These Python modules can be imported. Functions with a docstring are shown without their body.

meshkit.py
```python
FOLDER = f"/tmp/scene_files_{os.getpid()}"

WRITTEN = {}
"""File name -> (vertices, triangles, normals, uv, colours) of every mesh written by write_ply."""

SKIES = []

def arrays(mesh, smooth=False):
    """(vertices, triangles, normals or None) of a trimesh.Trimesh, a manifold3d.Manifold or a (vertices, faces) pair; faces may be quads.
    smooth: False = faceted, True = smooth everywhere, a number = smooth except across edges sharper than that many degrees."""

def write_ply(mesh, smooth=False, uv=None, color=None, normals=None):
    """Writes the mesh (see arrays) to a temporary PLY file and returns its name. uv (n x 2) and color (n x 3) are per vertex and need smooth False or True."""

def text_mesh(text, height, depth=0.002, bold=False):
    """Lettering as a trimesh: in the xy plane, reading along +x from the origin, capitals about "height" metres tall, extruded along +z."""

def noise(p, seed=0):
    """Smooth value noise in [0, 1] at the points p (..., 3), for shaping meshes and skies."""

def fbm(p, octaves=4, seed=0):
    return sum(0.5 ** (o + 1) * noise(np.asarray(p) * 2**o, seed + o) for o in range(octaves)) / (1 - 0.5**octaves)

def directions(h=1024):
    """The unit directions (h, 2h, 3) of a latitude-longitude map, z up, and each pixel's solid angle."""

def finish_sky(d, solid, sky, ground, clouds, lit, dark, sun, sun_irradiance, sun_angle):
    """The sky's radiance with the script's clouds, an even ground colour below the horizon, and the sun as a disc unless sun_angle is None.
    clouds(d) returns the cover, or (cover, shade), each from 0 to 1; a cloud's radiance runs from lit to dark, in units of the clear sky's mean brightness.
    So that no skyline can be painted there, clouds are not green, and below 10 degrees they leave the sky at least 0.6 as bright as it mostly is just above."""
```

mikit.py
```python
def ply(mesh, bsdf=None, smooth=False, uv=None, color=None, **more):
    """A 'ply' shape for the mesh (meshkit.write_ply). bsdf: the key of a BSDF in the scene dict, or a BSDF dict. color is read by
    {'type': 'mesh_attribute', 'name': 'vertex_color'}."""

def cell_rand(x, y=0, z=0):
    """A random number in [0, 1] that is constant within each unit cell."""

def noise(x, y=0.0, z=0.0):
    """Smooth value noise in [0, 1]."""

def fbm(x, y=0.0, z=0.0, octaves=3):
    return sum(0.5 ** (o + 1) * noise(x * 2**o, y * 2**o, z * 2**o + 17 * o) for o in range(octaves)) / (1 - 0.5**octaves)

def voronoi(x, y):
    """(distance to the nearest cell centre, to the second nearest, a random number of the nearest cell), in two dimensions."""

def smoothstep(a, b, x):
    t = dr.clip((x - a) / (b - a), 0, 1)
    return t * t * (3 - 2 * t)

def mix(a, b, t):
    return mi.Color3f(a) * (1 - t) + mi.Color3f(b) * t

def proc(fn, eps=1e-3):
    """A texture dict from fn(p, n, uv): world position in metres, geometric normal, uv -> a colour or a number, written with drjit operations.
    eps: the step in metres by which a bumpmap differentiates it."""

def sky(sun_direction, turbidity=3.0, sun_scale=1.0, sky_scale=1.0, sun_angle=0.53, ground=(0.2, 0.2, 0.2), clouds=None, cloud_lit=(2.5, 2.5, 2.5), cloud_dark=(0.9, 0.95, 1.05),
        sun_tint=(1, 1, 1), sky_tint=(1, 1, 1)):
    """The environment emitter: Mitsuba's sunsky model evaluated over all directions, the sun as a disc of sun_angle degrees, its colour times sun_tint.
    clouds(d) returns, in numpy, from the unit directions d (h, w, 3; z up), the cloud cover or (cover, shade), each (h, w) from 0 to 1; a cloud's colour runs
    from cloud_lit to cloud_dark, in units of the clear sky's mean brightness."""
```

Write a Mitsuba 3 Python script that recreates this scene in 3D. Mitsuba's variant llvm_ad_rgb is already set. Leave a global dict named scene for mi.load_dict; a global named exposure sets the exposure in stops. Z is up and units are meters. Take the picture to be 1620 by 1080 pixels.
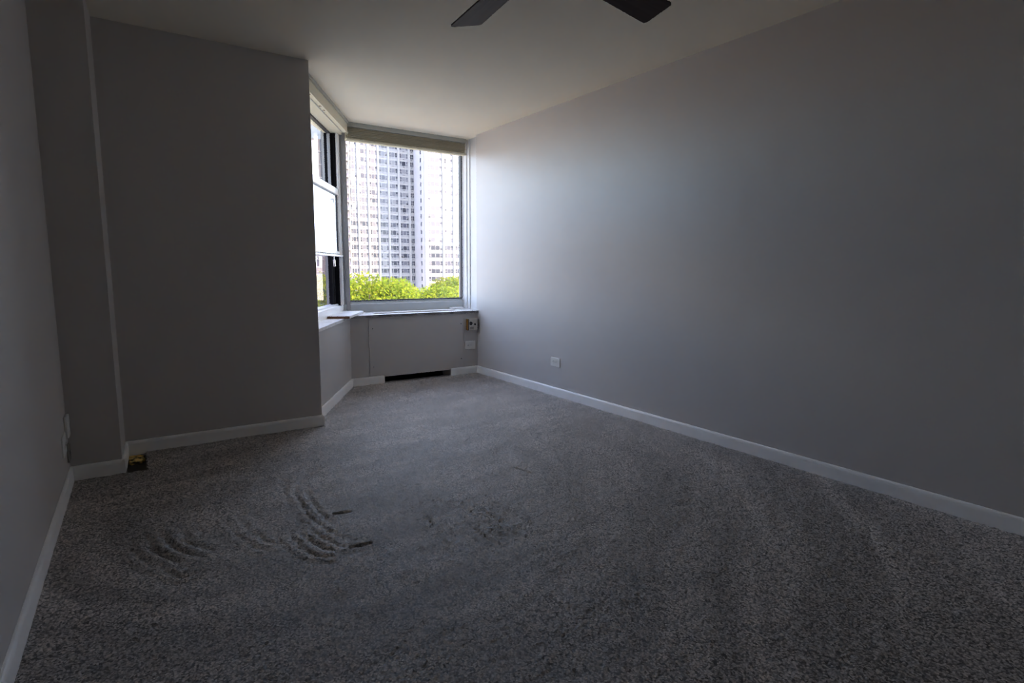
import math, random
import numpy as np
import trimesh
import shapely.geometry as sg
import mitsuba as mi
import drjit as dr
import mikit, meshkit
from mikit import ply, proc, noise, fbm, cell_rand, smoothstep, mix

random.seed(7)
RNG = np.random.default_rng(7)
scene, labels = {}, {}
T = mi.ScalarTransform4f

# ------------------------------------------------------------------ camera
CAM = np.array([0.0, 0.0, 1.1112])
YAW, PITCH, ROLL, FPX = 0.596615, -0.128170, 0.004893, 903.53
_f = np.array([math.sin(YAW) * math.cos(PITCH), math.cos(YAW) * math.cos(PITCH), math.sin(PITCH)])
_r = np.array([math.cos(YAW), -math.sin(YAW), 0.0])
_u = np.cross(_r, _f)
_r, _u = (math.cos(ROLL) * _r + math.sin(ROLL) * _u, -math.sin(ROLL) * _r + math.cos(ROLL) * _u)
_m = np.eye(4)
_m[:3, 0], _m[:3, 1], _m[:3, 2], _m[:3, 3] = -_r, _u, _f, CAM
scene['camera'] = {'type': 'perspective', 'fov': 2 * math.degrees(math.atan(810 / FPX)), 'fov_axis': 'x',
                   'near_clip': 0.02, 'far_clip': 3000.0, 'to_world': T(_m.tolist())}

# ------------------------------------------------------------------ sky, sun, exposure
SUN = (0.50, -0.62, 0.62)
def cloud_cover(d):
    n = meshkit.fbm(d * np.array([3.0, 3.0, 6.0]) + 5.0, 5, 4)
    cover = np.clip((n - 0.36) * 4.0, 0, 1) * np.clip(1.0 - 0.6 * d[..., 2], 0, 1)
    return cover, np.clip((n - 0.5) * 1.5, 0, 1)
scene['sky'] = mikit.sky(SUN, turbidity=3.0, sun_scale=0.52, sky_scale=3.0, ground=(0.28, 0.26, 0.23), clouds=cloud_cover, cloud_lit=(2.05, 2.08, 2.25), cloud_dark=(1.15, 1.18, 1.3),
                         sun_tint=(1.32, 0.95, 0.56), sky_tint=(0.995, 0.97, 1.0))
exposure = 3.7

# ------------------------------------------------------------------ materials
def mat(name, d, two=True):
    scene[name] = {'type': 'twosided', 'b': d} if two else d
    return name

def P(col, rough=0.5, spec=0.5, **k):
    c = {'type': 'rgb', 'value': list(col)} if not isinstance(col, dict) else col
    return {'type': 'principled', 'base_color': c, 'roughness': rough, 'specular': spec, **k}

WALL = (0.555, 0.530, 0.510)
def wall_relief(p, n, uv):
    return 0.5 * noise(p.x * 9 + 3, p.y * 9, p.z * 1.1) + 0.5 * noise(p.x * 90, p.y * 90, p.z * 90)
mat('m_wall', {'type': 'bumpmap', 'b': P(WALL, 0.42, 0.42), 't': proc(wall_relief, 2e-3), 'scale': 0.0006})
mat('m_ceiling', P((0.74, 0.69, 0.575), 0.85, 0.2))
mat('m_white', P((0.92, 0.92, 0.905), 0.26, 0.6))
mat('m_frame', P((0.74, 0.75, 0.76), 0.4, 0.5))
mat('m_frame_grey', P((0.33, 0.33, 0.34), 0.45, 0.4))
mat('m_rail', P((0.50, 0.53, 0.54), 0.45, 0.4))
mat('m_panel', P((0.62, 0.62, 0.62), 0.45, 0.4))
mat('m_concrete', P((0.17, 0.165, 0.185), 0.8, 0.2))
mat('m_black', P((0.012, 0.012, 0.014), 0.8, 0.05))
mat('m_cavity', P((0.008, 0.008, 0.008), 0.9, 0.1))
mat('m_gasket', P((0.03, 0.03, 0.035), 0.5, 0.4))
mat('m_cream', P((0.60, 0.57, 0.45), 0.5, 0.4))
mat('m_slat', P((0.36, 0.33, 0.25), 0.55, 0.4))
mat('m_headrail', P((0.40, 0.41, 0.37), 0.45, 0.4))
mat('m_plate', P((0.76, 0.75, 0.72), 0.35, 0.5))
mat('m_plate_dark', P((0.10, 0.10, 0.10), 0.5, 0.3))
mat('m_metal', P((0.55, 0.54, 0.52), 0.35, 0.5, metallic=0.9))
mat('m_brass', P((0.22, 0.115, 0.02), 0.5, 0.5))
mat('m_dial', P((0.012, 0.012, 0.013), 0.3, 0.5))
mat('m_box', P((0.50, 0.475, 0.43), 0.5, 0.4))
mat('m_boxplate', P((0.25, 0.235, 0.22), 0.5, 0.4))
def stone(p, n, uv):
    s = smoothstep(0.35, 0.75, fbm(p.x * 14, p.y * 22, p.z * 30, 4))
    return mix((0.66, 0.66, 0.66), (0.30, 0.29, 0.29), s * 0.8)
mat('m_stone', P(proc(stone), 0.5, 0.4))
def stone_edge(p, n, uv):
    s = smoothstep(0.3, 0.7, fbm(p.x * 25, p.y * 25, p.z * 40, 4))
    return mix((0.32, 0.31, 0.31), (0.16, 0.15, 0.15), s)
mat('m_stone_edge', P(proc(stone_edge), 0.7, 0.3))
def raw_wood(p, n, uv):
    return mix((0.24, 0.13, 0.075), (0.12, 0.06, 0.035), fbm(p.x * 12 + p.y * 20, p.y * 12, p.z * 260, 3))
mat('m_raw_wood', P(proc(raw_wood), 0.75, 0.3))
def white_wood(p, n, uv):
    return mix((0.80, 0.79, 0.78), (0.62, 0.59, 0.55), smoothstep(0.55, 0.8, fbm(p.x * 20, p.y * 20, p.z * 20, 3)))
mat('m_white_wood', P(proc(white_wood), 0.5, 0.4))
def walnut(p, n, uv):
    return mix((0.055, 0.030, 0.022), (0.025, 0.013, 0.010), fbm(uv.x * 3, uv.y * 60, 0.0, 3))
mat('m_blade', P(proc(walnut), 0.5, 0.22))
mat('m_bronze', P((0.05, 0.042, 0.038), 0.4, 0.5, metallic=0.6))
def foam(p, n, uv):
    s = smoothstep(0.45, 0.6, fbm(p.x * 70, p.y * 70, p.z * 70, 3))
    return mix((0.72, 0.50, 0.17), (0.05, 0.04, 0.03), s)
mat('m_foam', P(proc(foam), 0.9, 0.2))
mat('m_subfloor', P((0.045, 0.04, 0.034), 0.9, 0.2))

def nap(p):
    """how far the pile leans: swirls left by brushing, finer streaks across them"""
    r1 = dr.sqrt(dr.square(p.x - 0.75) + dr.square(p.y - 3.05))
    a1 = dr.atan2(p.y - 3.05, p.x - 0.75)
    w = 0.6 * noise(p.x * 1.7, p.y * 1.7, 2.0)
    s1 = fbm(r1 * 9 + w * 4, a1 * 1.6, 3.0, 3)
    s2 = fbm(p.x * 3 + p.y * 1.2, p.y * 12 - p.x * 2, 5.0, 3)
    return mix_f(s1, s2, smoothstep(0.35, 0.65, noise(p.x * 0.9, p.y * 0.9, 9.0)))
def mix_f(a, b, t):
    return a * (1 - t) + b * t
def carpet_col(p, n, uv):
    d1, d2, w = mikit.voronoi(p.x / 0.0060, p.y / 0.0060)
    b = smoothstep(0.25, 0.75, nap(p))
    c = mix((0.045, 0.041, 0.040), (0.66, 0.605, 0.575), w)
    return c * (1.0 - 0.55 * smoothstep(0.4, 0.8, d1)) * (0.80 + 0.36 * b)
def carpet_relief(p, n, uv):
    d1, d2, w = mikit.voronoi(p.x / 0.0060, p.y / 0.0060)
    return w * (1 - smoothstep(0.1, 0.8, d1))
mat('m_carpet', {'type': 'bumpmap', 'b': P(proc(carpet_col), 0.62, 0.75, sheen=1.0), 't': proc(carpet_relief, 8e-4), 'scale': 0.0022})

# glass
scene['m_glass'] = {'type': 'thindielectric', 'int_ior': 1.5}
scene['m_glass_tint'] = {'type': 'thindielectric', 'int_ior': 1.5, 'specular_transmittance': {'type': 'rgb', 'value': [0.86, 0.92, 0.93]}}
scene['m_glass_dark'] = {'type': 'thindielectric', 'int_ior': 1.5, 'specular_transmittance': {'type': 'rgb', 'value': [0.42, 0.40, 0.45]}}
scene['m_frosted'] = {'type': 'principledthin', 'base_color': {'type': 'rgb', 'value': [0.93, 0.94, 0.95]}, 'roughness': 0.6,
                      'diff_trans': 1.7, 'spec_trans': 0.0}
# outdoors
mat('m_tower', P((0.38, 0.375, 0.375), 0.8, 0.2))
mat('m_spandrel', P((0.31, 0.305, 0.33), 0.8, 0.2))
mat('m_tower_shade', P((0.42, 0.415, 0.44), 0.8, 0.2))
mat('m_tower_window', P({'type': 'mesh_attribute', 'name': 'vertex_color'}, 0.25, 0.5))
mat('m_teal', P((0.08, 0.16, 0.18), 0.2, 0.5))
mat('m_teal_bar', P((0.24, 0.31, 0.32), 0.6, 0.3))
mat('m_band', P((0.16, 0.16, 0.24), 0.3, 0.5))
def grass(p, n, uv):
    return mix((0.26, 0.24, 0.19), (0.34, 0.31, 0.25), fbm(p.x * 0.3, p.y * 0.3, 0.0, 4))
mat('m_grass', P(proc(grass), 0.95, 0.1))
mat('m_bark', P((0.10, 0.08, 0.06), 0.9, 0.1))
scene['m_leaf'] = {'type': 'principledthin', 'base_color': {'type': 'mesh_attribute', 'name': 'vertex_color'}, 'roughness': 0.6, 'diff_trans': 0.9}

# ------------------------------------------------------------------ mesh helpers
def box(x0, x1, y0, y1, z0, z1, b=0.0):
    if b <= 0:
        m = trimesh.creation.box((x1 - x0, y1 - y0, z1 - z0))
        m.apply_translation(((x0 + x1) / 2, (y0 + y1) / 2, (z0 + z1) / 2))
        return m
    pts = []
    for sx in (x0 + b, x1 - b):
        for sy in (y0 + b, y1 - b):
            for sz in (z0 + b, z1 - b):
                for a in range(3):
                    for s in (-b, b):
                        q = [sx, sy, sz]
                        q[a] += s
                        pts.append(q)
    return trimesh.convex.convex_hull(np.array(pts))

def prism(poly, z0, z1):
    g = sg.Polygon(poly) if not hasattr(poly, 'area') else poly
    m = trimesh.creation.extrude_polygon(g, z1 - z0, engine='earcut')
    m.apply_translation((0, 0, z0))
    return m

def cyl(p0, p1, r, n=24, r1=None):
    p0, p1 = np.array(p0, float), np.array(p1, float)
    h = np.linalg.norm(p1 - p0)
    r1 = r if r1 is None else r1
    m = trimesh.creation.revolve([(0, 0), (r, 0), (r1, h), (0, h)], sections=n)
    w = (p1 - p0) / h
    a = np.cross(w, [0, 0, 1.0] if abs(w[2]) < 0.9 else [1.0, 0, 0])
    a /= np.linalg.norm(a)
    M = np.eye(4)
    M[:3, 0], M[:3, 1], M[:3, 2] = a, np.cross(w, a), w
    m.apply_transform(M)
    m.apply_translation(p0)
    return m

def cat(*ms):
    return trimesh.util.concatenate([m for m in ms])

def xf(m, M):
    m = m.copy()
    m.apply_transform(M)
    return m

def obj(key, mesh, m, smooth=False, **k):
    base, n = key, 0
    while key in scene or (n == 0 and key in labels and '__' in key):
        n += 1
        key = f'{base}_{n:03d}'
    scene[key] = ply(mesh, m, smooth, **k)
    return key

def tag(key, label, cat_=None, group=None, kind=None):
    d = {}
    if label:
        d['label'] = label
    if cat_:
        d['category'] = cat_
    if group:
        d['group'] = group
    if kind:
        d['kind'] = kind
    labels[key] = d
    return key

def struct(key, label, cat_=None):
    d = {'kind': 'structure', 'label': label}
    if cat_:
        d['category'] = cat_
    labels[key] = d

# bay frame: local (s, o, z): s along the slanted window wall, o outward from its room face
BD, BN = np.array([0.5, 0.8660254]), np.array([0.8660254, -0.5])
BAY = np.eye(4)
BAY[:2, 0], BAY[:2, 1] = BD, -BN
BAY[:2, 3] = -1.11 * BN
def bay(s, o):
    return tuple(BAY[:2, :2] @ np.array([s, o]) + BAY[:2, 3])
def bbox(s0, s1, o0, o1, z0, z1, b=0.0):
    return xf(box(s0, s1, o0, o1, z0, z1, b), BAY)

# ------------------------------------------------------------------ room dimensions
H, XR, YP, YB, YPIL = 2.45, 3.078, 4.009, 5.185, 3.654
XPE, XP1, XP2, YREAR = 1.102, -0.067, -0.050, -0.5
LA = -0.02106
def xl(y):
    return (-0.3666 + 0.02106 * y) / 0.99978
SILL = 0.665
YF, YG = 5.56, 5.605          # back window: frame face, glass
# ------------------------------------------------------------------ shell
bay_start = (XPE, (0.8660254 * XPE + 1.11) * 2)
bay_end = ((0.5 * YB - 1.11) / 0.8660254, YB)
obj('wall_right', prism([(XR, YREAR), (XR, 5.20), (3.13, 5.20), (3.13, 5.655), (3.40, 5.655), (3.40, YREAR)], -0.05, 2.6), 'm_wall')
struct('wall_right', 'long plain grey wall on the right of the room', 'wall')
obj('wall_left', prism([(xl(YREAR), YREAR), (xl(4.2), 4.2), (xl(4.2) - 0.25, 4.2), (xl(YREAR) - 0.25, YREAR)], -0.05, 2.6), 'm_wall')
struct('wall_left', 'grey wall at the left edge of the room', 'wall')
ps = obj('wall_pillar', prism([(XP2, YP), (XPE, YP), bay_start, (bay_start[0] - 0.15, bay_start[1] + 0.25), (XP2 - 0.02, 4.6), (XP2 - 0.02, YP)], -0.05, 2.6), 'm_wall')
struct('wall_pillar', 'grey wall panel left of the window, ending in a sharp corner', 'wall')
obj('wall_pilaster', prism([(xl(YPIL) - 0.05, YPIL), (XP1, YPIL), (XP2, YP), (XP2, 4.6), (xl(4.2) - 0.05, 4.6)], -0.05, 2.6), 'm_wall')
struct('wall_pilaster', 'narrow grey pilaster standing proud in the left corner', 'wall')
obj('wall_rear', prism([(xl(YREAR) - 0.25, YREAR), (3.4, YREAR), (3.4, YREAR - 0.2), (xl(YREAR) - 0.25, YREAR - 0.2)], -0.05, 2.6), 'm_wall')
struct('wall_rear', 'grey wall behind the camera', 'wall')
# low wall under the slanted window
s0 = float(np.dot(bay_start, BD))
s1 = float(np.dot(bay_end, BD))
obj('wall_bay', xf(prism([(s0 - 0.02, 0.0), (s1 + 0.0, 0.0), (s1 + 0.5, 0.28), (s0 - 0.02, 0.28)], -0.05, SILL - 0.022), BAY), 'm_wall')
struct('wall_bay', 'slanted low grey wall under the sash window', 'wall')
# low wall under the big window, with the air slot at the floor
wf = trimesh.creation.extrude_polygon(sg.Polygon([(bay_end[0], -0.05), (2.032, -0.05), (2.032, 0.066), (2.755, 0.066), (2.755, -0.05), (3.13, -0.05), (3.13, SILL - 0.022), (bay_end[0], SILL - 0.022)]), 0.18, engine='earcut')
wf.apply_transform(np.array([[1, 0, 0, 0], [0, 0, -1, YB + 0.18], [0, 1, 0, 0], [0, 0, 0, 1.0]]))
obj('wall_window', wf, 'm_wall')
struct('wall_window', 'low grey wall under the big window with a dark air slot at the floor', 'wall')
obj('wall_window__air_slot', cat(box(1.98, 2.80, YB + 0.19, YB + 0.21, -0.05, 0.12), box(1.98, 2.80, YB + 0.01, YB + 0.2, 0.067, 0.072)), 'm_cavity')
labels['wall_window__air_slot'] = {'label': 'dark air slot at the floor'}
# ceiling
obj('ceiling', prism([(-0.95, YREAR - 0.2), (3.4, YREAR - 0.2), (3.4, 5.95), (1.72, 5.95), bay(4.0, 0.45), (0.3, 4.7), (-0.95, 4.7)], H, H + 0.3), 'm_ceiling')
struct('ceiling', 'plain off-white painted ceiling', 'ceiling')

# ------------------------------------------------------------------ carpet floor
ARCS = [[(-0.066, 2.722), (-0.025, 2.55), (0.044, 2.39), (0.123, 2.267), (0.204, 2.265)], [(0.017, 2.782), (0.026, 2.619), (0.068, 2.468), (0.153, 2.373)],
        [(0.074, 2.698), (0.102, 2.547), (0.158, 2.428), (0.217, 2.369)], [(0.152, 2.716), (0.152, 2.622), (0.201, 2.568)],
        [(0.303, 2.742), (0.326, 2.553), (0.368, 2.37), (0.437, 2.283)], [(0.513, 2.477), (0.52, 2.29), (0.575, 2.131), (0.627, 2.116)],
        [(0.586, 2.453), (0.62, 2.289), (0.684, 2.16), (0.764, 2.139)], [(0.688, 2.973), (0.644, 2.835), (0.628, 2.58), (0.665, 2.237)],
        [(1.159, 2.558), (1.075, 2.28), (1.032, 2.053), (1.014, 1.864)], [(1.231, 2.482), (1.191, 2.203), (1.183, 1.953), (1.186, 1.716)],
        [(1.277, 2.397), (1.255, 2.071), (1.296, 1.917), (1.334, 1.776)], [(1.339, 2.276), (1.363, 2.09), (1.341, 1.848)]]
SLITS = [[(1.754, 2.535), (1.782, 2.428)], [(0.724, 2.501), (0.787, 2.478)], [(0.684, 2.144), (0.763, 2.137)], [(-0.302, 2.573), (-0.219, 2.566)]]
DENTS = [(1.495, 3.315, 0.09), (1.669, 3.20, 0.05), (1.702, 3.022, 0.06), (1.823, 2.837, 0.08)]

def seg_dist(X, Y, pts, n=40):
    """distance to a smooth path through pts, and the side sign"""
    p = np.array(pts)
    t = np.linspace(0, 1, len(p))
    u = np.linspace(0, 1, n)
    if len(p) > 2:
        from scipy.interpolate import PchipInterpolator
        q = np.stack([PchipInterpolator(t, p[:, 0])(u), PchipInterpolator(t, p[:, 1])(u)], 1)
    else:
        q = np.stack([np.interp(u, t, p[:, 0]), np.interp(u, t, p[:, 1])], 1)
    from scipy.spatial import cKDTree
    d, i = cKDTree(q).query(np.stack([X, Y], -1).reshape(-1, 2))
    tang = np.gradient(q, axis=0)[i]
    off = np.stack([X, Y], -1).reshape(-1, 2) - q[i]
    side = np.sign(tang[:, 0] * off[:, 1] - tang[:, 1] * off[:, 0])
    endf = np.minimum(u[i], 1 - u[i]) * 6
    return d.reshape(X.shape), side.reshape(X.shape), np.clip(endf, 0, 1).reshape(X.shape)

STEP = 0.007
gx = np.arange(-0.42, XR + 0.01, STEP)
gy = np.concatenate([np.arange(YREAR, 0.55, 0.03), np.arange(0.55, 5.26, STEP)])
GX, GY = np.meshgrid(gx, gy, indexing='ij')
p3 = np.stack([GX, GY, GX * 0], -1)
Z = 0.006 * (meshkit.fbm(p3 * 6, 4, 3) - 0.5)
Z += 0.004 * (meshkit.fbm(p3 * np.array([9, 22, 1]), 3, 11) - 0.5)
Z += RNG.normal(0, 0.0012, Z.shape)
fuzz = (meshkit.noise(p3 * 55, 41) - 0.5) * 0.016 + (meshkit.noise(p3 * 140, 42) - 0.5) * 0.010
patch = np.clip(meshkit.fbm(p3 * 12, 2, 43) * 2.6 - 0.75, 0, 1)
for k, a in enumerate(ARCS):
    pa = np.array(a)
    lo, hi = pa.min(0) - 0.2, pa.max(0) + 0.2
    ii = (gx > lo[0]) & (gx < hi[0])
    jj = (gy > lo[1]) & (gy < hi[1])
    sl = np.ix_(ii, jj)
    d, sd, en = seg_dist(GX[sl], GY[sl], a)
    sdist = d * sd + fuzz[sl]
    for off, amp in ((0.0, 1.0), (0.052, 0.7), (-0.05, 0.6)):
        Z[sl] += amp * en * (0.5 + 0.5 * patch[sl]) * (0.0040 * np.exp(-((sdist - off - 0.020) / 0.017) ** 2) - 0.0046 * np.exp(-((sdist - off + 0.006) / 0.010) ** 2))
for k, a in enumerate(SLITS):
    pa = np.array(a)
    lo, hi = pa.min(0) - 0.05, pa.max(0) + 0.05
    sl = np.ix_((gx > lo[0]) & (gx < hi[0]), (gy > lo[1]) & (gy < hi[1]))
    d, sd, en = seg_dist(GX[sl], GY[sl], a)
    Z[sl] -= 0.013 * np.exp(-(d / 0.007) ** 2)
for cx, cy, r in DENTS:
    Z -= 0.005 * np.exp(-(((GX - cx) ** 2 + ((GY - cy) * 0.8) ** 2) / r ** 2)) * (0.5 + meshkit.noise(p3 * 15, 9))
# faint brushed swirls over the rest of the pile
sw = meshkit.fbm(p3 * 2.2, 2, 21)
Z += 0.0012 * np.sin(2 * np.pi * 9 * (np.hypot(GX - 0.9, GY - 2.9) + 0.25 * sw)) * np.clip(meshkit.fbm(p3 * 1.7, 2, 31) * 2.2 - 0.7, 0, 1)
nx_, ny_ = GX.shape
idx = np.arange(nx_ * ny_).reshape(nx_, ny_)
quads = np.stack([idx[:-1, :-1], idx[1:, :-1], idx[1:, 1:], idx[:-1, 1:]], -1).reshape(-1, 4)
cxy = np.stack([GX, GY], -1).reshape(-1, 2)[quads].mean(1)
keep = ~((cxy[:, 0] > -0.047) & (cxy[:, 0] < 0.046 + 0.004 * np.sin(cxy[:, 1] * 90)) & (cxy[:, 1] > 3.63) & (cxy[:, 1] < 4.02))
keep &= ~((cxy[:, 0] < XPE - 0.03) & (cxy[:, 1] > YP + 0.03)) & ~((cxy[:, 0] < XP1 - 0.03) & (cxy[:, 1] > YPIL + 0.03))
keep &= ~(((cxy @ BN) < -1.11 - 0.04) & (cxy[:, 1] > YP))
cv = np.stack([GX, GY, Z], -1).reshape(-1, 3)
cm = trimesh.Trimesh(cv, np.vstack([quads[keep][:, [0, 1, 2]], quads[keep][:, [0, 2, 3]]]), process=False)
cm.remove_unreferenced_vertices()
obj('floor', cm, 'm_carpet', True)
struct('floor', 'dark grey-brown wall-to-wall carpet with brushed swirl marks', 'carpet')
obj('floor__slab', prism([(-0.95, YREAR - 0.2), (3.4, YREAR - 0.2), (3.4, 5.95), (1.72, 5.95), bay(4.0, 0.45), (0.3, 4.7), (-0.95, 4.7)], -0.2, -0.024), 'm_subfloor')
# torn yellow foam in the bare corner
pr = RNG.uniform(-0.004, 0.004, (9, 2))
fo = prism([(-0.042 + pr[0, 0], 3.985), (0.034 + pr[1, 0], 3.99), (0.030 + pr[2, 0], 3.93), (0.036 + pr[3, 0], 3.89), (0.022, 3.86 + pr[4, 1]), (0.006, 3.83), (-0.010, 3.86 + pr[5, 1]), (-0.028, 3.84), (-0.040, 3.87), (-0.034, 3.92)], -0.024, -0.010)
obj('carpet_pad', fo, 'm_foam')
tag('carpet_pad', 'torn scrap of yellow foam carpet padding in the bare floor corner beside the pilaster', 'foam scrap')

# ------------------------------------------------------------------ baseboards
def baseboard(key, a, b, n, label=None, h=0.076, t=0.013, round_ends=(False, False)):
    a, b, n = np.array(a, float), np.array(b, float), np.array(n, float)
    d = b - a
    L = np.linalg.norm(d)
    d /= L
    prof = [(0, -0.012), (t, -0.012), (t, h - 0.022)]
    for k in range(1, 7):
        an = k / 6 * math.pi / 2
        prof.append((t * math.cos(an) ** 0.8 if k < 6 else 0.0, h - 0.022 + 0.022 * math.sin(an)))
    m = trimesh.creation.extrude_polygon(sg.Polygon(prof), L, engine='earcut')
    # profile x -> n, profile y -> z, extrude -> d
    M = np.zeros((4, 4))
    M[3, 3] = 1
    M[:2, 0], M[:3, 1], M[:2, 2] = n, (0, 0, 1), d
    M[:2, 3] = a
    if np.linalg.det(M[:3, :3]) < 0:
        m.invert()
    m.apply_transform(M)
    obj(key, m, 'm_white', 40)
    struct(key, label or 'white rounded baseboard', 'baseboard')
tb = 0.013
baseboard('baseboard_right', (XR, YREAR), (XR, YB), (-1, 0), 'long white baseboard along the right wall')
baseboard('baseboard_window', (bay_end[0], YB), (2.032, YB), (0, -1), 'short white baseboard left of the air slot')
baseboard('baseboard_window_2', (2.755, YB), (XR, YB), (0, -1), 'short white baseboard right of the air slot')
baseboard('baseboard_bay', bay(s0, 0), bay(s1, 0), BN, 'white baseboard along the slanted low wall')
baseboard('baseboard_pillar_side', (XPE, YP - tb), (XPE, bay_start[1]), (1, 0), 'tiny white baseboard return on the side of the wall end')
baseboard('baseboard_pillar', (XP2, YP), (XPE + tb * 0.6, YP), (0, -1), 'white baseboard below the grey wall left of the window')
pn = np.array([YP - YPIL, -(XP2 - XP1)])
pn /= np.linalg.norm(pn)
baseboard('baseboard_pilaster_side', (XP1, YPIL - tb), (XP2, YP), pn, 'white baseboard on the return of the pilaster')
baseboard('baseboard_pilaster', (xl(YPIL), YPIL), (XP1 + tb * 0.8, YPIL), (0, -1), 'white baseboard at the foot of the pilaster')
baseboard('baseboard_left', (xl(YREAR), YREAR), (xl(YPIL), YPIL), (0.99978, -0.02106), 'white baseboard along the left wall')

# ------------------------------------------------------------------ sills
cs = (1.776, YF)     # corner of the frames
sill_b = prism([(bay_end[0] - 0.012, YB - 0.02), (XR - 0.001, YB - 0.02), (XR - 0.001, 5.20), (3.128, 5.20), (3.128, 5.70), (1.86, 5.70), cs], SILL - 0.022, SILL)
k_ = obj('trim_1', sill_b, 'm_stone')
struct('trim_1', 'worn grey-white stone sill under the big window', 'window sill')
obj('trim_1__edge', box(bay_end[0] + 0.005, XR - 0.001, YB - 0.0225, YB - 0.02, SILL - 0.024, SILL - 0.002), 'm_stone_edge')
obj('trim_2', xf(prism([(s0 - 0.02, -0.012), (s1 - 0.02, -0.012), (5.70, 0.13), (5.70, 0.25), (s0 - 0.02, 0.25)], SILL - 0.024, SILL - 0.0005), BAY), 'm_white_wood')
struct('trim_2', 'white painted sill under the slanted sash window', 'window sill')
obj('trim_3', box(3.122, 3.131, 5.202, YF, SILL, H), 'm_panel')
struct('trim_3', 'white side panel between right wall and big window', 'window trim')
obj('trim_3__bead', box(3.112, 3.125, 5.40, 5.412, SILL, H, 0.002), 'm_panel')
obj('trim_3__bead', box(3.114, 3.125, 5.47, 5.482, SILL, H, 0.002), 'm_panel')

# ------------------------------------------------------------------ big fixed window (window_1)
struct('window_1', 'big fixed window looking at white apartment towers and trees', 'window')
GL, GR, GB, GT = 1.848, 3.103, 0.776, 2.38
def yprofile(poly_yz, x0, x1):
    m = trimesh.creation.extrude_polygon(sg.Polygon(poly_yz), x1 - x0, engine='earcut')
    m.apply_transform(np.array([[0, 0, 1, x0], [1, 0, 0, 0], [0, 1, 0, 0], [0, 0, 0, 1.0]]))
    return m
obj('window_1__bottom_rail', cat(yprofile([(YF, SILL - 0.03), (YF, 0.742), (YF + 0.012, 0.752), (YF + 0.03, 0.756), (YF + 0.03, GB), (YF + 0.07, GB), (YF + 0.07, SILL - 0.03)], cs[0], 3.13)), 'm_rail')
obj('window_1__top_rail', box(1.80, 3.13, YF, YF + 0.08, GT, H + 0.02), 'm_frame')
obj('window_1__jamb', box(GR + 0.012, 3.14, YF, YF + 0.09, GB - 0.02, H), 'm_frame')
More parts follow.
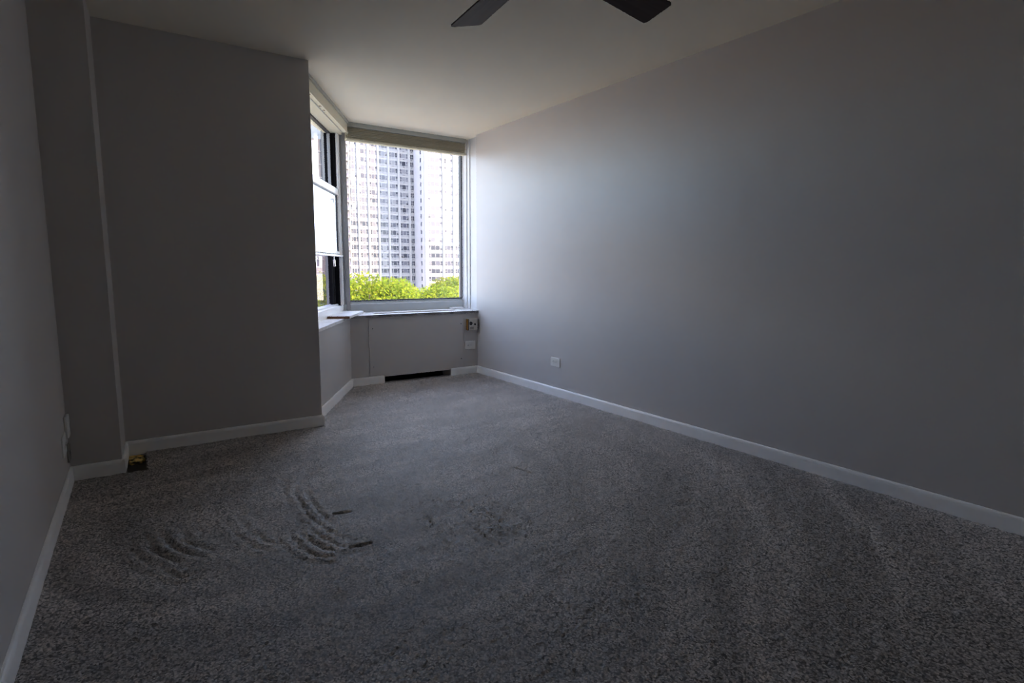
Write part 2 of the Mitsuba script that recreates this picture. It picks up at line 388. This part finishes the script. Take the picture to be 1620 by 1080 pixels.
obj('window_1__gasket', cat(box(GR, GR + 0.014, YF + 0.01, YF + 0.06, GB, GT), box(GL, GR + 0.014, YF + 0.026, YF + 0.05, GB - 0.004, GB + 0.006)), 'm_gasket')
pane = trimesh.Trimesh([(GL - 0.02, YG, GB - 0.02), (GR + 0.02, YG, GB - 0.02), (GR + 0.02, YG, GT + 0.02), (GL - 0.02, YG, GT + 0.02)], [(0, 1, 2), (0, 2, 3)], process=False)
obj('window_1__pane', pane, 'm_glass')
# corner post between the two windows
cp = prism([bay(5.70, 0.13), bay(5.725, 0.115), (GL - 0.035, YF - 0.006), (GL, YF), (GL, YF + 0.07), (GL - 0.03, YF + 0.13), bay(5.80, 0.29), bay(5.70, 0.29)], SILL - 0.03, H + 0.02)
obj('window_1__corner_post', cp, 'm_frame_grey')

# ------------------------------------------------------------------ slanted sash window (window_2)
struct('window_2', 'slanted sash window with its lower sash pushed up', 'window')
SJ = 5.70
obj('window_2__bottom_rail', xf(trimesh.creation.extrude_polygon(sg.Polygon([(0, 0), (1, 0), (1, 1)]), 1, engine='earcut'), np.eye(4)) if False else
    xf(prism([(s0 - 0.05, 0.13), (SJ, 0.13), (SJ, 0.24), (s0 - 0.05, 0.24)], SILL - 0.03, 0.742), BAY), 'm_white')
obj('window_2__bottom_track', bbox(s0 - 0.05, SJ, 0.165, 0.24, 0.742, 0.757), 'm_frame')
obj('window_2__header', bbox(s0 - 0.05, SJ + 0.03, 0.10, 0.25, 2.352, 2.47), 'm_cream')
obj('window_2__jamb', bbox(5.655, 5.72, 0.125, 0.15, 0.742, 2.352, 0.004), 'm_white')
obj('window_2__jamb', bbox(s0 - 0.05, s0 + 0.03, 0.13, 0.24, 0.742, 2.352), 'm_white')
obj('window_2__side_channel', bbox(5.645, 5.70, 0.15, 0.25, 0.742, 2.352), 'm_black')
obj('window_2__side_channel', bbox(5.668, 5.678, 0.142, 0.16, 0.757, 2.352), 'm_frame')
# outer storm glass
obj('window_2__sash_stile', bbox(5.615, 5.65, 0.19, 0.215, 0.757, 2.352), 'm_gasket')
obj('window_2__sash_stile', bbox(5.605, 5.615, 0.187, 0.215, 1.30, 2.352), 'm_frame_grey')
obj('window_2__head_gasket', bbox(s0, 5.65, 0.185, 0.215, 2.338, 2.353), 'm_gasket')
def bpane(sa, sb, o, za, zb):
    v = np.array([(sa, o, za), (sb, o, za), (sb, o, zb), (sa, o, zb)], float) @ BAY[:3, :3].T + BAY[:3, 3]
    return trimesh.Trimesh(v, [(0, 1, 2), (0, 2, 3)], process=False)
obj('window_2__pane', bpane(s0, 5.62, 0.20, 1.235, 2.345), 'm_glass_tint')
obj('window_2__pane', bpane(s0, 5.54, 0.20, 0.757, 1.235), 'm_glass_dark')
obj('window_2__filler_panel', bbox(5.53, 5.62, 0.19, 0.21, 0.757, 1.235), 'm_black')
# raised lower sash
obj('window_2__raised_sash', cat(bbox(s0, 5.675, 0.135, 0.165, 1.785, 1.845, 0.004), bbox(s0, 5.675, 0.138, 0.165, 1.232, 1.258, 0.003), bbox(5.64, 5.675, 0.135, 0.165, 1.24, 1.84, 0.004), bbox(s0, s0 + 0.05, 0.135, 0.165, 1.24, 1.84, 0.004)), 'm_white')
obj('window_2__lift_rail', bbox(s0, 5.70, 0.118, 0.15, 1.208, 1.226, 0.003), 'm_white')
obj('window_2__sash_gasket', cat(bbox(s0, 5.645, 0.14, 0.16, 1.776, 1.786), bbox(5.615, 5.642, 0.145, 0.163, 1.258, 1.786), bbox(s0, 5.55, 0.13, 0.15, 1.225, 1.233)), 'm_gasket')
obj('window_2__frosted_pane', bpane(s0 + 0.03, 5.625, 0.155, 1.25, 1.79), 'm_frosted')
obj('window_2__hook', cat(xf(cyl((5.42, 0.12, 1.72), (5.42, 0.154, 1.72), 0.008, 12), BAY), xf(cyl((5.42, 0.125, 1.72), (5.39, 0.125, 1.685), 0.004, 8), BAY)), 'm_metal')
obj('window_2__latch', cat(bbox(5.36, 5.37, 0.125, 0.132, 1.175, 1.21), bbox(5.345, 5.385, 0.120, 0.134, 1.135, 1.18, 0.004), bbox(5.352, 5.378, 0.118, 0.136, 1.115, 1.14, 0.003)), 'm_metal')

# ------------------------------------------------------------------ blinds
# slanted window: head rail box seen from below
k = 'window_blind'
tag(k, 'cream blind headrail box mounted on the ceiling over the slanted sash window', 'blind')
obj(k + '__headrail', xf(prism([(s0, 0.02), (5.585, 0.02), (5.62, 0.10), (s0, 0.10)], 2.348, 2.425), BAY), 'm_cream')
obj(k + '__ceiling_track', bbox(s0, 5.58, 0.005, 0.09, 2.425, 2.4501), 'm_headrail')
obj(k + '__valance_lip', bbox(s0, 5.58, 0.012, 0.022, 2.335, 2.352, 0.002), 'm_cream')
obj(k + '__bottom_groove', bbox(s0, 5.58, 0.062, 0.070, 2.343, 2.349), 'm_headrail')
for sh in (4.42, 4.72, 4.84):
    obj(k + '__cord_hole', xf(cyl((sh, 0.045, 2.3465), (sh, 0.045, 2.349), 0.010, 14), BAY), 'm_raw_wood')
# big window: raised blind
k = 'window_blind_001'
tag(k, 'raised beige blind stacked tight under the ceiling across the big window', 'blind')
x0, x1 = 1.812, 3.09
bz = 2.284
obj(k + '__headrail', box(x0 - 0.01, x1, 5.425, 5.485, 2.408, 2.4495, 0.003), 'm_headrail')
ns = 7
for i in range(ns):
    z = 2.308 + (2.398 - 2.308) * i / (ns - 1)
    off = 0.003 * math.sin(i * 2.3)
    obj(k + '__slat', box(x0, x1 - 0.002, 5.428 + off, 5.480 + off, z - 0.004, z + 0.004, 0.0015), 'm_slat')
obj(k + '__bottom_rail', box(x0, x1, 5.424, 5.484, bz, 2.303, 0.004), 'm_cream')
for xx in (x0 + 0.006, x1 - 0.012):
    obj(k + '__ladder_cord', box(xx, xx + 0.004, 5.4215, 5.4235, bz, 2.41), 'm_cream')
k = 'blind_wand'
pts = [(1.845, 5.44, 2.33), (1.838, 5.435, 1.90), (1.84, 5.435, 1.55)]
cd = cat(cyl(pts[0], pts[1], 0.0022, 8), cyl(pts[1], pts[2], 0.0022, 8), cyl((1.84, 5.435, 1.55), (1.84, 5.435, 1.51), 0.006, 10, 0.004))
obj('window_blind_001__pull_cord', cd, 'm_frame')

# ------------------------------------------------------------------ things in the window corner
# convector cover
k = 'convector_cover'
tag(k, 'flat grey metal convector cover panel under the big window', 'panel')
obj(k + '__panel', cat(box(1.892, 2.90, YB - 0.008, YB - 0.0015, 0.078, 0.632, 0.002), box(2.034, 2.753, YB - 0.008, YB - 0.0015, 0.064, 0.082)), 'm_wall')
obj(k + '__edge_strip', box(1.886, 1.90, YB - 0.0095, YB - 0.0015, 0.078, 0.634, 0.002), 'm_wall')
obj(k + '__top_strip', box(1.886, 2.905, YB - 0.0095, YB - 0.0015, 0.628, 0.640, 0.002), 'm_wall')
for sx, sz in ((1.925, 0.535), (1.927, 0.168), (2.875, 0.535), (2.878, 0.168)):
    obj(k + '__screw', cyl((sx, YB - 0.0105, sz), (sx, YB - 0.006, sz), 0.005, 12), 'm_plate_dark')
# loose plank
k = 'wood_plank'
tag(k, 'short loose board with white top and raw brown edges lying over the sill corner', 'board')
pl = np.array([(1.432, 4.998), (1.613, 4.892), (1.925, 5.418), (1.772, 5.535)])
obj(k + '__core', prism(pl, SILL + 0.0005, SILL + 0.019), 'm_raw_wood')
obj(k + '__painted_top', prism(sg.Polygon(pl).buffer(0.0006, join_style=2), SILL + 0.019, SILL + 0.0225), 'm_white_wood')
pa, pb = pl[1], pl[2]
nn = np.array([pb[1] - pa[1], -(pb[0] - pa[0])]); nn /= np.linalg.norm(nn)
obj(k + '__painted_side', prism([tuple(pa + nn * 0.0007), tuple(pb + nn * 0.0007), tuple(pb + nn * 0.002), tuple(pa + nn * 0.002)], SILL + 0.002, SILL + 0.0225), 'm_white_wood')
# loose strips on the sill
tag(obj('wood_strip', box(1.98, 2.86, 5.285, 5.315, SILL, SILL + 0.012, 0.002), 'm_white_wood'), 'long thin white moulding strip lying along the big window sill', 'strip')
tag(obj('wood_block', box(2.935, 3.075, 5.47, 5.54, SILL, SILL + 0.018, 0.002), 'm_white_wood'), 'small pale wood offcut at the right end of the big window sill', 'wood offcut')
# thermostat
k = 'thermostat'
tag(k, 'boxy fan coil control with two black dials in the corner under the sill', 'thermostat')
tx0, tx1, tz0, tz1 = 2.945, 3.057, 0.462, 0.583
obj(k + '__housing', box(tx0, tx1, YB - 0.048, YB, tz0, tz1, 0.003), 'm_box')
obj(k + '__brass_side', box(tx0 - 0.004, tx0 + 0.002, YB - 0.046, YB, tz0 + 0.002, tz1 - 0.002), 'm_brass')
labels[k + '__brass_side'] = {'label': 'amber brown side plate'}
obj(k + '__dark_edge', (box(tx0 - 0.005, tx0 + 0.003, YB - 0.050, YB - 0.044, tz0 + 0.001, tz1 - 0.001)), 'm_plate_dark')
obj(k + '__dark_edge', (box(tx1 - 0.006, tx1 + 0.002, YB - 0.050, YB - 0.01, tz0 + 0.004, tz1 - 0.004)), 'm_plate_dark')
obj(k + '__dial', cyl((2.970, YB - 0.0515, 0.536), (2.970, YB - 0.047, 0.536), 0.018, 24, 0.0185), 'm_dial', 35)
obj(k + '__dial', cyl((3.020, YB - 0.0515, 0.525), (3.020, YB - 0.047, 0.525), 0.011, 20, 0.0115), 'm_dial', 35)
obj(k + '__name_plate', box(2.962, 3.005, YB - 0.0495, YB - 0.047, 0.474, 0.500), 'm_boxplate')

def outlet(k, M, w=0.117, h=0.074):
    """horizontal duplex outlet: local x right, y out of the wall, z up"""
    obj(k + '__plate', xf(box(-w / 2, w / 2, 0, 0.007, -h / 2, h / 2, 0.0025), M), 'm_plate')
    for sx in (-0.020, 0.020):
        f = xf(trimesh.creation.cylinder(0.0165, 0.004, sections=20), trimesh.transformations.rotation_matrix(math.pi / 2, (1, 0, 0)))
        f.apply_scale((0.85, 1, 1))
        f.apply_translation((sx, 0.0075, 0))
        key = obj(k + '__socket', xf(f, M), 'm_plate')
        sl = cat(*[xf(box(a - 0.0045, a + 0.0045, 0.0085, 0.0100, b - 0.0012, b + 0.0012), np.eye(4)) for a, b in ((sx - 0.001, 0.0065), (sx - 0.001, -0.0065))],
                 box(sx + 0.007, sx + 0.011, 0.0085, 0.0100, -0.002, 0.002))
        obj(key + '__slots', xf(sl, M), 'm_plate_dark')
    obj(k + '__screw', xf(cyl((0, 0.006, 0), (0, 0.0082, 0), 0.003, 10), M), 'm_metal')

def frame(origin, xdir, ydir):
    M = np.eye(4)
    M[:3, 0], M[:3, 1], M[:3, 2], M[:3, 3] = xdir, ydir, (0, 0, 1), origin
    return M
k = 'wall_outlet'
tag(k, 'white horizontal outlet low on the long right wall', 'outlet')
outlet(k, frame((XR, 3.852, 0.299), (0, 1, 0), (-1, 0, 0)), 0.128, 0.080)
k = 'wall_outlet_001'
tag(k, 'white horizontal outlet under the thermostat below the big window', 'outlet')
outlet(k, frame((2.987, YB, 0.303), (-1, 0, 0), (0, -1, 0)), 0.125, 0.086)
k = 'wall_outlet_002'
tag(k, 'white outlet plate low on the left wall near the pilaster', 'outlet')
ln = np.array([0.99978, -0.02106, 0])
lt = np.array([0.02106, 0.99978, 0])
outlet(k, frame((xl(3.46), 3.46, 0.243), -lt, ln), 0.125, 0.10)
tag(obj('cable_box', xf(box(-0.045, 0.045, 0, 0.016, -0.055, 0.055, 0.004), frame((xl(3.595), 3.595, 0.305), -lt, ln)), 'm_plate'),
    'small white surface box above the outlet in the left corner', 'wall box')
k = 'wall_jack'
tag(k, 'small pale wall jack below the outlet in the left corner', 'wall jack')
Mj = frame((xl(3.60), 3.60, 0.165), -lt, ln)
obj(k + '__plate', xf(box(-0.035, 0.035, 0, 0.010, -0.045, 0.045, 0.003), Mj), 'm_boxplate')
obj(k + '__socket', xf(box(-0.008, 0.008, 0.009, 0.0115, -0.008, 0.008), Mj), 'm_plate_dark')

# ------------------------------------------------------------------ ceiling fan
k = 'ceiling_fan'
tag(k, 'dark walnut ceiling fan with long narrow blades', 'ceiling fan')
FC = np.array([1.300, 1.706])
def lathe(pts, n=40):
    m = trimesh.creation.revolve(pts, sections=n)
    m.apply_translation((FC[0], FC[1], 0))
    return m
obj(k + '__canopy', lathe([(0, 2.395), (0.035, 2.395), (0.062, 2.42), (0.068, 2.4499), (0, 2.4499)]), 'm_bronze', 35)
obj(k + '__downrod', lathe([(0, 2.30), (0.013, 2.30), (0.013, 2.40), (0, 2.40)], 20), 'm_bronze', 35)
obj(k + '__motor', lathe([(0, 2.135), (0.05, 2.138), (0.085, 2.15), (0.098, 2.18), (0.098, 2.255), (0.085, 2.285), (0.05, 2.305), (0, 2.31)]), 'm_bronze', 35)
outline = sg.box(0.150, -0.060, 0.708, 0.060)
outline = sg.Polygon([(0.15, -0.060), (0.690, -0.075), (0.706, 0.075), (0.15, 0.060)]).buffer(-0.016).buffer(0.016, quad_segs=5)
for i in range(5):
    ang = math.radians((9.3, 84.6, 155.5, 227.0, 298.5)[i])
    b = trimesh.creation.extrude_polygon(outline, 0.006, engine='earcut')
    b.apply_translation((0, 0, -0.003))
    R = trimesh.transformations.translation_matrix((FC[0], FC[1], 2.20)) @ trimesh.transformations.rotation_matrix(ang, (0, 0, 1)) @ trimesh.transformations.rotation_matrix(math.radians(-12), (1, 0, 0))
    uv = b.vertices[:, :2].copy()
    kb = obj(k + '__blade', xf(b, R), 'm_blade', False, uv=uv)
    iron = cat(box(0.07, 0.19, -0.018, 0.018, 0.004, 0.010, 0.002), box(0.18, 0.26, -0.035, 0.035, 0.003, 0.008, 0.002))
    obj(kb + '__blade_iron', xf(iron, R), 'm_bronze')

# ------------------------------------------------------------------ outdoors
GZ = -13.0
g = trimesh.Trimesh([(-600, 4, GZ), (900, 4, GZ), (900, 1200, GZ), (-600, 1200, GZ)], [(0, 1, 2), (0, 2, 3)], process=False)
obj('ground', g, 'm_grass')
struct('ground', 'park lawn far below the window', 'lawn')

# --- white apartment tower
FH, Z0 = 2.76, 8.12
KMIN, KMAX = -7, 18
ZT = Z0 + FH * (KMAX + 0.7)
k = 'apartment_tower'
tag(k, 'tall white apartment tower with rows of grouped windows beyond the trees', 'apartment building')
D1, D2 = 200.0, 186.0
body = prism([(58.0, D1), (91.74, D1), (89.05, D2), (121.0, D2), (121.0, D1 + 26), (58.0, D1 + 26)], GZ, ZT)
obj(k + '__wall', body, 'm_tower')
obj(k + '__side_wall', prism([(91.70, D1 - 0.05), (89.02, D2 + 0.05), (88.94, D2 + 0.05), (91.60, D1 - 0.05)], GZ, ZT), 'm_tower_shade')
def pier(x0, x1, y, d):
    obj(k + '__pier', box(x0, x1, y - d, y + 0.05, GZ, ZT), 'm_tower')
for xc in (58.4, 62.3, 70.30, 74.09, 77.83, 81.67, 85.57, 89.72):
    pier(xc - 0.34, xc + 0.34, D1, 0.55)
pier(66.95, 67.5, D1, 0.35)
for xc, hw in ((89.65, 0.62), (96.35, 0.38), (100.6, 0.38), (104.8, 0.38), (109.0, 0.38), (113.2, 0.38), (117.4, 0.38)):
    pier(xc - hw, xc + hw, D2, 0.5)
BAYS1 = [(58.8, 61.9), (62.7, 65.3), (67.5, 69.95), (70.65, 73.7), (74.45, 77.45), (78.2, 81.3), (82.05, 85.2), (85.95, 89.35)]
BAYS2 = [(90.35, 95.9), (96.8, 100.15), (101.05, 104.35), (105.25, 108.55), (109.45, 112.75), (113.65, 116.95)]
DARK, MID, PALE, WHITE = (0.03, 0.033, 0.05), (0.07, 0.073, 0.10), (0.13, 0.133, 0.16), (0.20, 0.20, 0.22)
def window_mesh(w, h, panes, seed, tone):
    """a group of panes set in the facade with sills between; vertex colours are blinds and dark glass behind the panes"""
    r = random.Random(seed)
    parts, cols = [], []
    def add(m, c):
        parts.append(m)
        cols.append(np.tile(c, (len(m.vertices), 1)))
    x = -w / 2
    tot = sum(p for p, _ in panes)
    for p, split in panes:
        pw = w * p / tot
        pick = lambda: r.choices((DARK, MID, PALE, WHITE), tone)[0]
        a, b = x + 0.09, x + pw - 0.09
        if split:
            zc = -h / 2 + h * 0.45
            add(box(a, b, -0.06, 0.02, -h / 2, zc - 0.06), pick())
            add(box(a, b, -0.06, 0.02, zc + 0.06, h / 2), pick())
        else:
            add(box(a, b, -0.06, 0.02, -h / 2, h / 2), pick())
        x += pw
    if r.random() < 0.7:
        add(box(-0.33, 0.33, -0.18, 0.02, -h / 2 - 0.56, -h / 2 - 0.33), (0.15, 0.15, 0.165))
    return cat(*parts), np.vstack(cols)
P3 = [(0.8, True), (1.3, False), (0.8, True)]
P4 = [(0.7, True), (1.2, False), (1.2, False), (0.7, True)]
P2 = [(1, True), (1, True)]
protos = {}
def window_ply(w, panes, variant, tone, tname):
    key = (round(w, 1), len(panes), variant, tname)
    if key not in protos:
        m, c = window_mesh(round(w, 1), 1.50, panes, hash_seed(key), tone)
        protos[key] = ply(m, 'm_tower_window', False, color=c)
    return protos[key]
def hash_seed(key):
    return int(sum((i + 1) * (int(v * 10) if isinstance(v, (int, float)) else len(v) * 7) for i, v in enumerate(key)) * 31)
rw = random.Random(3)
rest, rest_c = [], []
nwin = 0
for row in range(KMIN, KMAX + 1):
    z = Z0 + FH * row
    low = row <= 3
    for wing, bays, y in ((1, BAYS1, D1), (2, BAYS2, D2)):
        for bi, (a, b) in enumerate(bays):
            bright = (wing == 2 and row > 0) or (wing == 1 and bi < 4 and row > 4)
            tone, tn = (((0.40, 0.42, 0.14, 0.04), 'dark') if low and wing == 1 or row < 1 else ((0.03, 0.17, 0.45, 0.35), 'bright') if bright else ((0.15, 0.30, 0.40, 0.15), 'mid'))
            panes = P4 if wing == 2 and bi == 0 else P3
            v = rw.randrange(5)
            inrow = -5 <= row <= 14 and not (wing == 2 and bi > 3)
            if inrow and nwin < 290:
                key = k + '__window' + (f'_{nwin:03d}' if nwin else '')
                scene[key] = {**window_ply(b - a, panes, v, tone, tn), 'to_world': T().translate([(a + b) / 2, y, z])}
                nwin += 1
            else:
                m, c = window_mesh(round(b - a, 1), 1.50, panes, row * 31 + bi * 7 + wing, tone)
                m.apply_translation(((a + b) / 2, y, z))
                rest.append(m); rest_c.append(c)
    # narrow pair beside the re-entrant corner, return wall slits and the balcony column
    m, c = window_mesh(1.5, 1.55, P2, row, (0.8, 0.2, 0, 0)); m.apply_translation((90.85 - 0.02, D1, z)); rest.append(m); rest_c.append(c)
    q = box(-0.04, 0.12, -1.1, 1.1, -0.7, 0.7); q.apply_translation((89.60, D2 + 3.2, z)); rest.append(q); rest_c.append(np.tile(MID, (len(q.vertices), 1)))
obj(k + '__more_windows', cat(*rest), 'm_tower_window', False, color=np.vstack(rest_c))
labels[k + '__more_windows'] = {'kind': 'stuff'}
for row in range(KMIN, KMAX + 1):
    z = Z0 + FH * row
    obj(k + '__floor_band', cat(box(62.6, 89.5, D1 - 0.10, D1 + 0.02, z - 1.30, z - 0.95)), 'm_spandrel')
    if -5 <= row <= 16:
        obj(k + '__balcony', cat(box(65.45, 66.9, D1 - 0.25, D1 + 0.02, z - 0.9, z + 0.25)), 'm_band')
        obj(k + '__balcony_rail', cat(box(65.3, 66.95, D1 - 1.3, D1 - 0.2, z - 1.25, z - 0.75)), 'm_tower')

# --- white windowless block in front on the left, with banded lower floors
k = 'white_building'
tag(k, 'plain white block with banded lower floors, seen through the sash window', 'building')
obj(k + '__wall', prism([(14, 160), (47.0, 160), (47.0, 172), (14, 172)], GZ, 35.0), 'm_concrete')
for i in range(5):
    z = 1.9 - 3.3 * i
    obj(k + '__window_band', box(14.5, 44.5, 159.85, 160.05, z - 0.95, z + 0.95), 'm_band')
    obj(k + '__sunshade', box(14.2, 46.0, 159.3, 160.0, z + 1.1, z + 1.35), 'm_spandrel')
for i in range(9):
    x = 14.3 + 4.05 * i
    obj(k + '__pilaster', box(x - 0.3, x + 0.3, 159.6, 160.02, 4.6, 35.0), 'm_concrete')
for i in range(8):
    z = 8.0 + 3.4 * i
    obj(k + '__floor_line', box(14.2, 46.9, 159.8, 160.02, z - 0.12, z + 0.12), 'm_spandrel')
# --- teal glass tower behind
k = 'glass_tower'
tag(k, 'tall teal glass tower rising behind the plain white block', 'building')
obj(k + '__facade', prism([(40, 255), (73.5, 255), (73.5, 285), (40, 285)], GZ, 84.0), 'm_teal')
for i in range(9):
    z = 50 + 4.0 * i
    obj(k + '__floor_line', box(40, 73.6, 254.6, 255.1, z - 0.35, z + 0.35), 'm_teal_bar')
for i in range(12):
    x = 42 + 2.85 * i
    obj(k + '__mullion', box(x - 0.14, x + 0.14, 254.7, 255.1, 30, 84), 'm_teal_bar')

# --- park trees
def tree_mesh(seed, R, hgt, n):
    r = np.random.default_rng(seed)
    blobs = [(np.array([0, 0, hgt - R * 0.95]), R * 0.8)]
    for i in range(22):
        a, e = r.uniform(0, 2 * np.pi), r.uniform(-0.35, 1.0)
        rr = R * r.uniform(0.55, 0.78)
        c = np.array([rr * math.cos(a) * math.cos(e * 1.2), rr * math.sin(a) * math.cos(e * 1.2), hgt - R + rr * 0.9 * math.sin(e * 1.3)])
        blobs.append((c, R * r.uniform(0.24, 0.42)))
    vol = np.array([b[1] ** 2 for b in blobs])
    which = r.choice(len(blobs), n, p=vol / vol.sum())
    C = np.array([b[0] for b in blobs])[which]
    S = np.array([b[1] for b in blobs])[which]
    d = r.normal(size=(n, 3)); d /= np.linalg.norm(d, axis=1, keepdims=True)
    rad = S * r.uniform(0.55, 1.08, n)
    pos = C + d * rad[:, None]
    nr = d + r.normal(0, 0.75, (n, 3)) + np.array([0, 0, 0.35])
    nr /= np.linalg.norm(nr, axis=1, keepdims=True)
    t1 = np.cross(nr, r.normal(size=(n, 3))); t1 /= np.linalg.norm(t1, axis=1, keepdims=True)
    t2 = np.cross(nr, t1)
    L = r.uniform(0.10, 0.22, n)[:, None]
    W = L * 0.55
    v = np.stack([pos - t1 * L, pos + t2 * W, pos + t1 * L, pos - t2 * W], 1).reshape(-1, 3)
    i = np.arange(n) * 4
    f = np.vstack([np.stack([i, i + 1, i + 2], 1), np.stack([i, i + 2, i + 3], 1)])
    tone = 0.78 * r.uniform(0.55, 1.3, len(blobs))[which] * r.uniform(0.6, 1.4, n)
    yel = r.uniform(0, 1, len(blobs))[which]
    col = np.stack([(0.27 + 0.15 * yel) * tone, (0.40 + 0.05 * yel) * tone, 0.02 + 0.015 * tone], 1)
    return trimesh.Trimesh(v, f, process=False), np.repeat(col, 4, 0)
def trunk_mesh(hgt, R, seed):
    r = np.random.default_rng(seed)
    ms = [cyl((0, 0, -0.1), (0.1, 0, hgt - R), 0.28, 12, 0.2)]
    for i in range(6):
        a = i * 1.05 + r.uniform(0, 0.4)
        ms.append(cyl((0.08, 0, hgt - R * 1.5 + 0.2 * i), (R * 0.55 * math.cos(a), R * 0.55 * math.sin(a), hgt - R * 0.6 + 0.2 * i), 0.11, 8, 0.05))
    return cat(*ms)
TREE = []
for sd, R, hg, n in ((1, 5.2, 11.6, 15000), (2, 4.6, 12.2, 13000), (3, 5.6, 12.6, 16000)):
    m, c = tree_mesh(sd, R, hg, n)
    TREE.append((ply(m, 'm_leaf', False, color=c), ply(trunk_mesh(hg, R, sd), 'm_bark', 30)))
SPOTS = [  # x, y, kind, scale, turn
    (20.5, 58, 2, 1.14, 20), (29.5, 74, 0, 1.02, 80), (25.0, 50, 0, 0.98, 140), (34.5, 66, 2, 1.02, 200), (30.5, 54, 1, 0.94, 10), (41.0, 76, 1, 1.10, 300),
    (37.0, 90, 1, 1.06, 45), (49.0, 88, 2, 1.03, 99), (13.5, 47, 1, 0.98, 250), (16.8, 64, 0, 1.17, 170), (22.5, 80, 1, 1.10, 33), (5.0, 55, 2, 1.0, 77),
    (16.0, 88, 2, 1.12, 310), (38.5, 55, 0, 0.95, 64), (46.5, 66, 1, 0.98, 120), (54.0, 76, 0, 1.02, 222), (6.0, 84, 0, 1.12, 11), (28.5, 98, 0, 1.15, 140),
    (59.0, 98, 1, 1.1, 190), (18.5, 40, 0, 0.92, 260), (26.0, 39, 1, 0.84, 15), (33.0, 43, 0, 0.86, 130)]
TL = {0: 'tallest lime green tree with a rounded crown at the left of the big window',
      6: 'lime green tree in the middle of the big window, behind the lower trees there',
      1: 'lower bushy green tree right of the tallest tree, in the middle of the big window',
      5: 'lime green tree with the highest top at the right side of the big window',
      3: 'broad bushy tree in front of the highest tree at the right of the big window',
      2: 'low tree top just above the bottom rail of the big window, right of its middle',
      9: 'lime green tree seen through the lowest pane of the slanted sash window'}
for i, (x, y, kd, sc, turn) in enumerate(SPOTS):
    key = 'park_tree' + (f'_{i:03d}' if i else '')
    Mw = T().translate([x, y, GZ]).rotate([0, 0, 1], turn).scale(sc)
    scene[key + '__foliage'] = {**TREE[kd][0], 'to_world': Mw}
    scene[key + '__trunk'] = {**TREE[kd][1], 'to_world': Mw}
    labels[key] = {'label': TL.get(i, 'lime green park tree mostly hidden behind nearer trees or beside the windows'), 'category': 'tree', 'group': 'park trees beyond the windows'}
    labels[key + '__foliage'] = {'kind': 'stuff'}
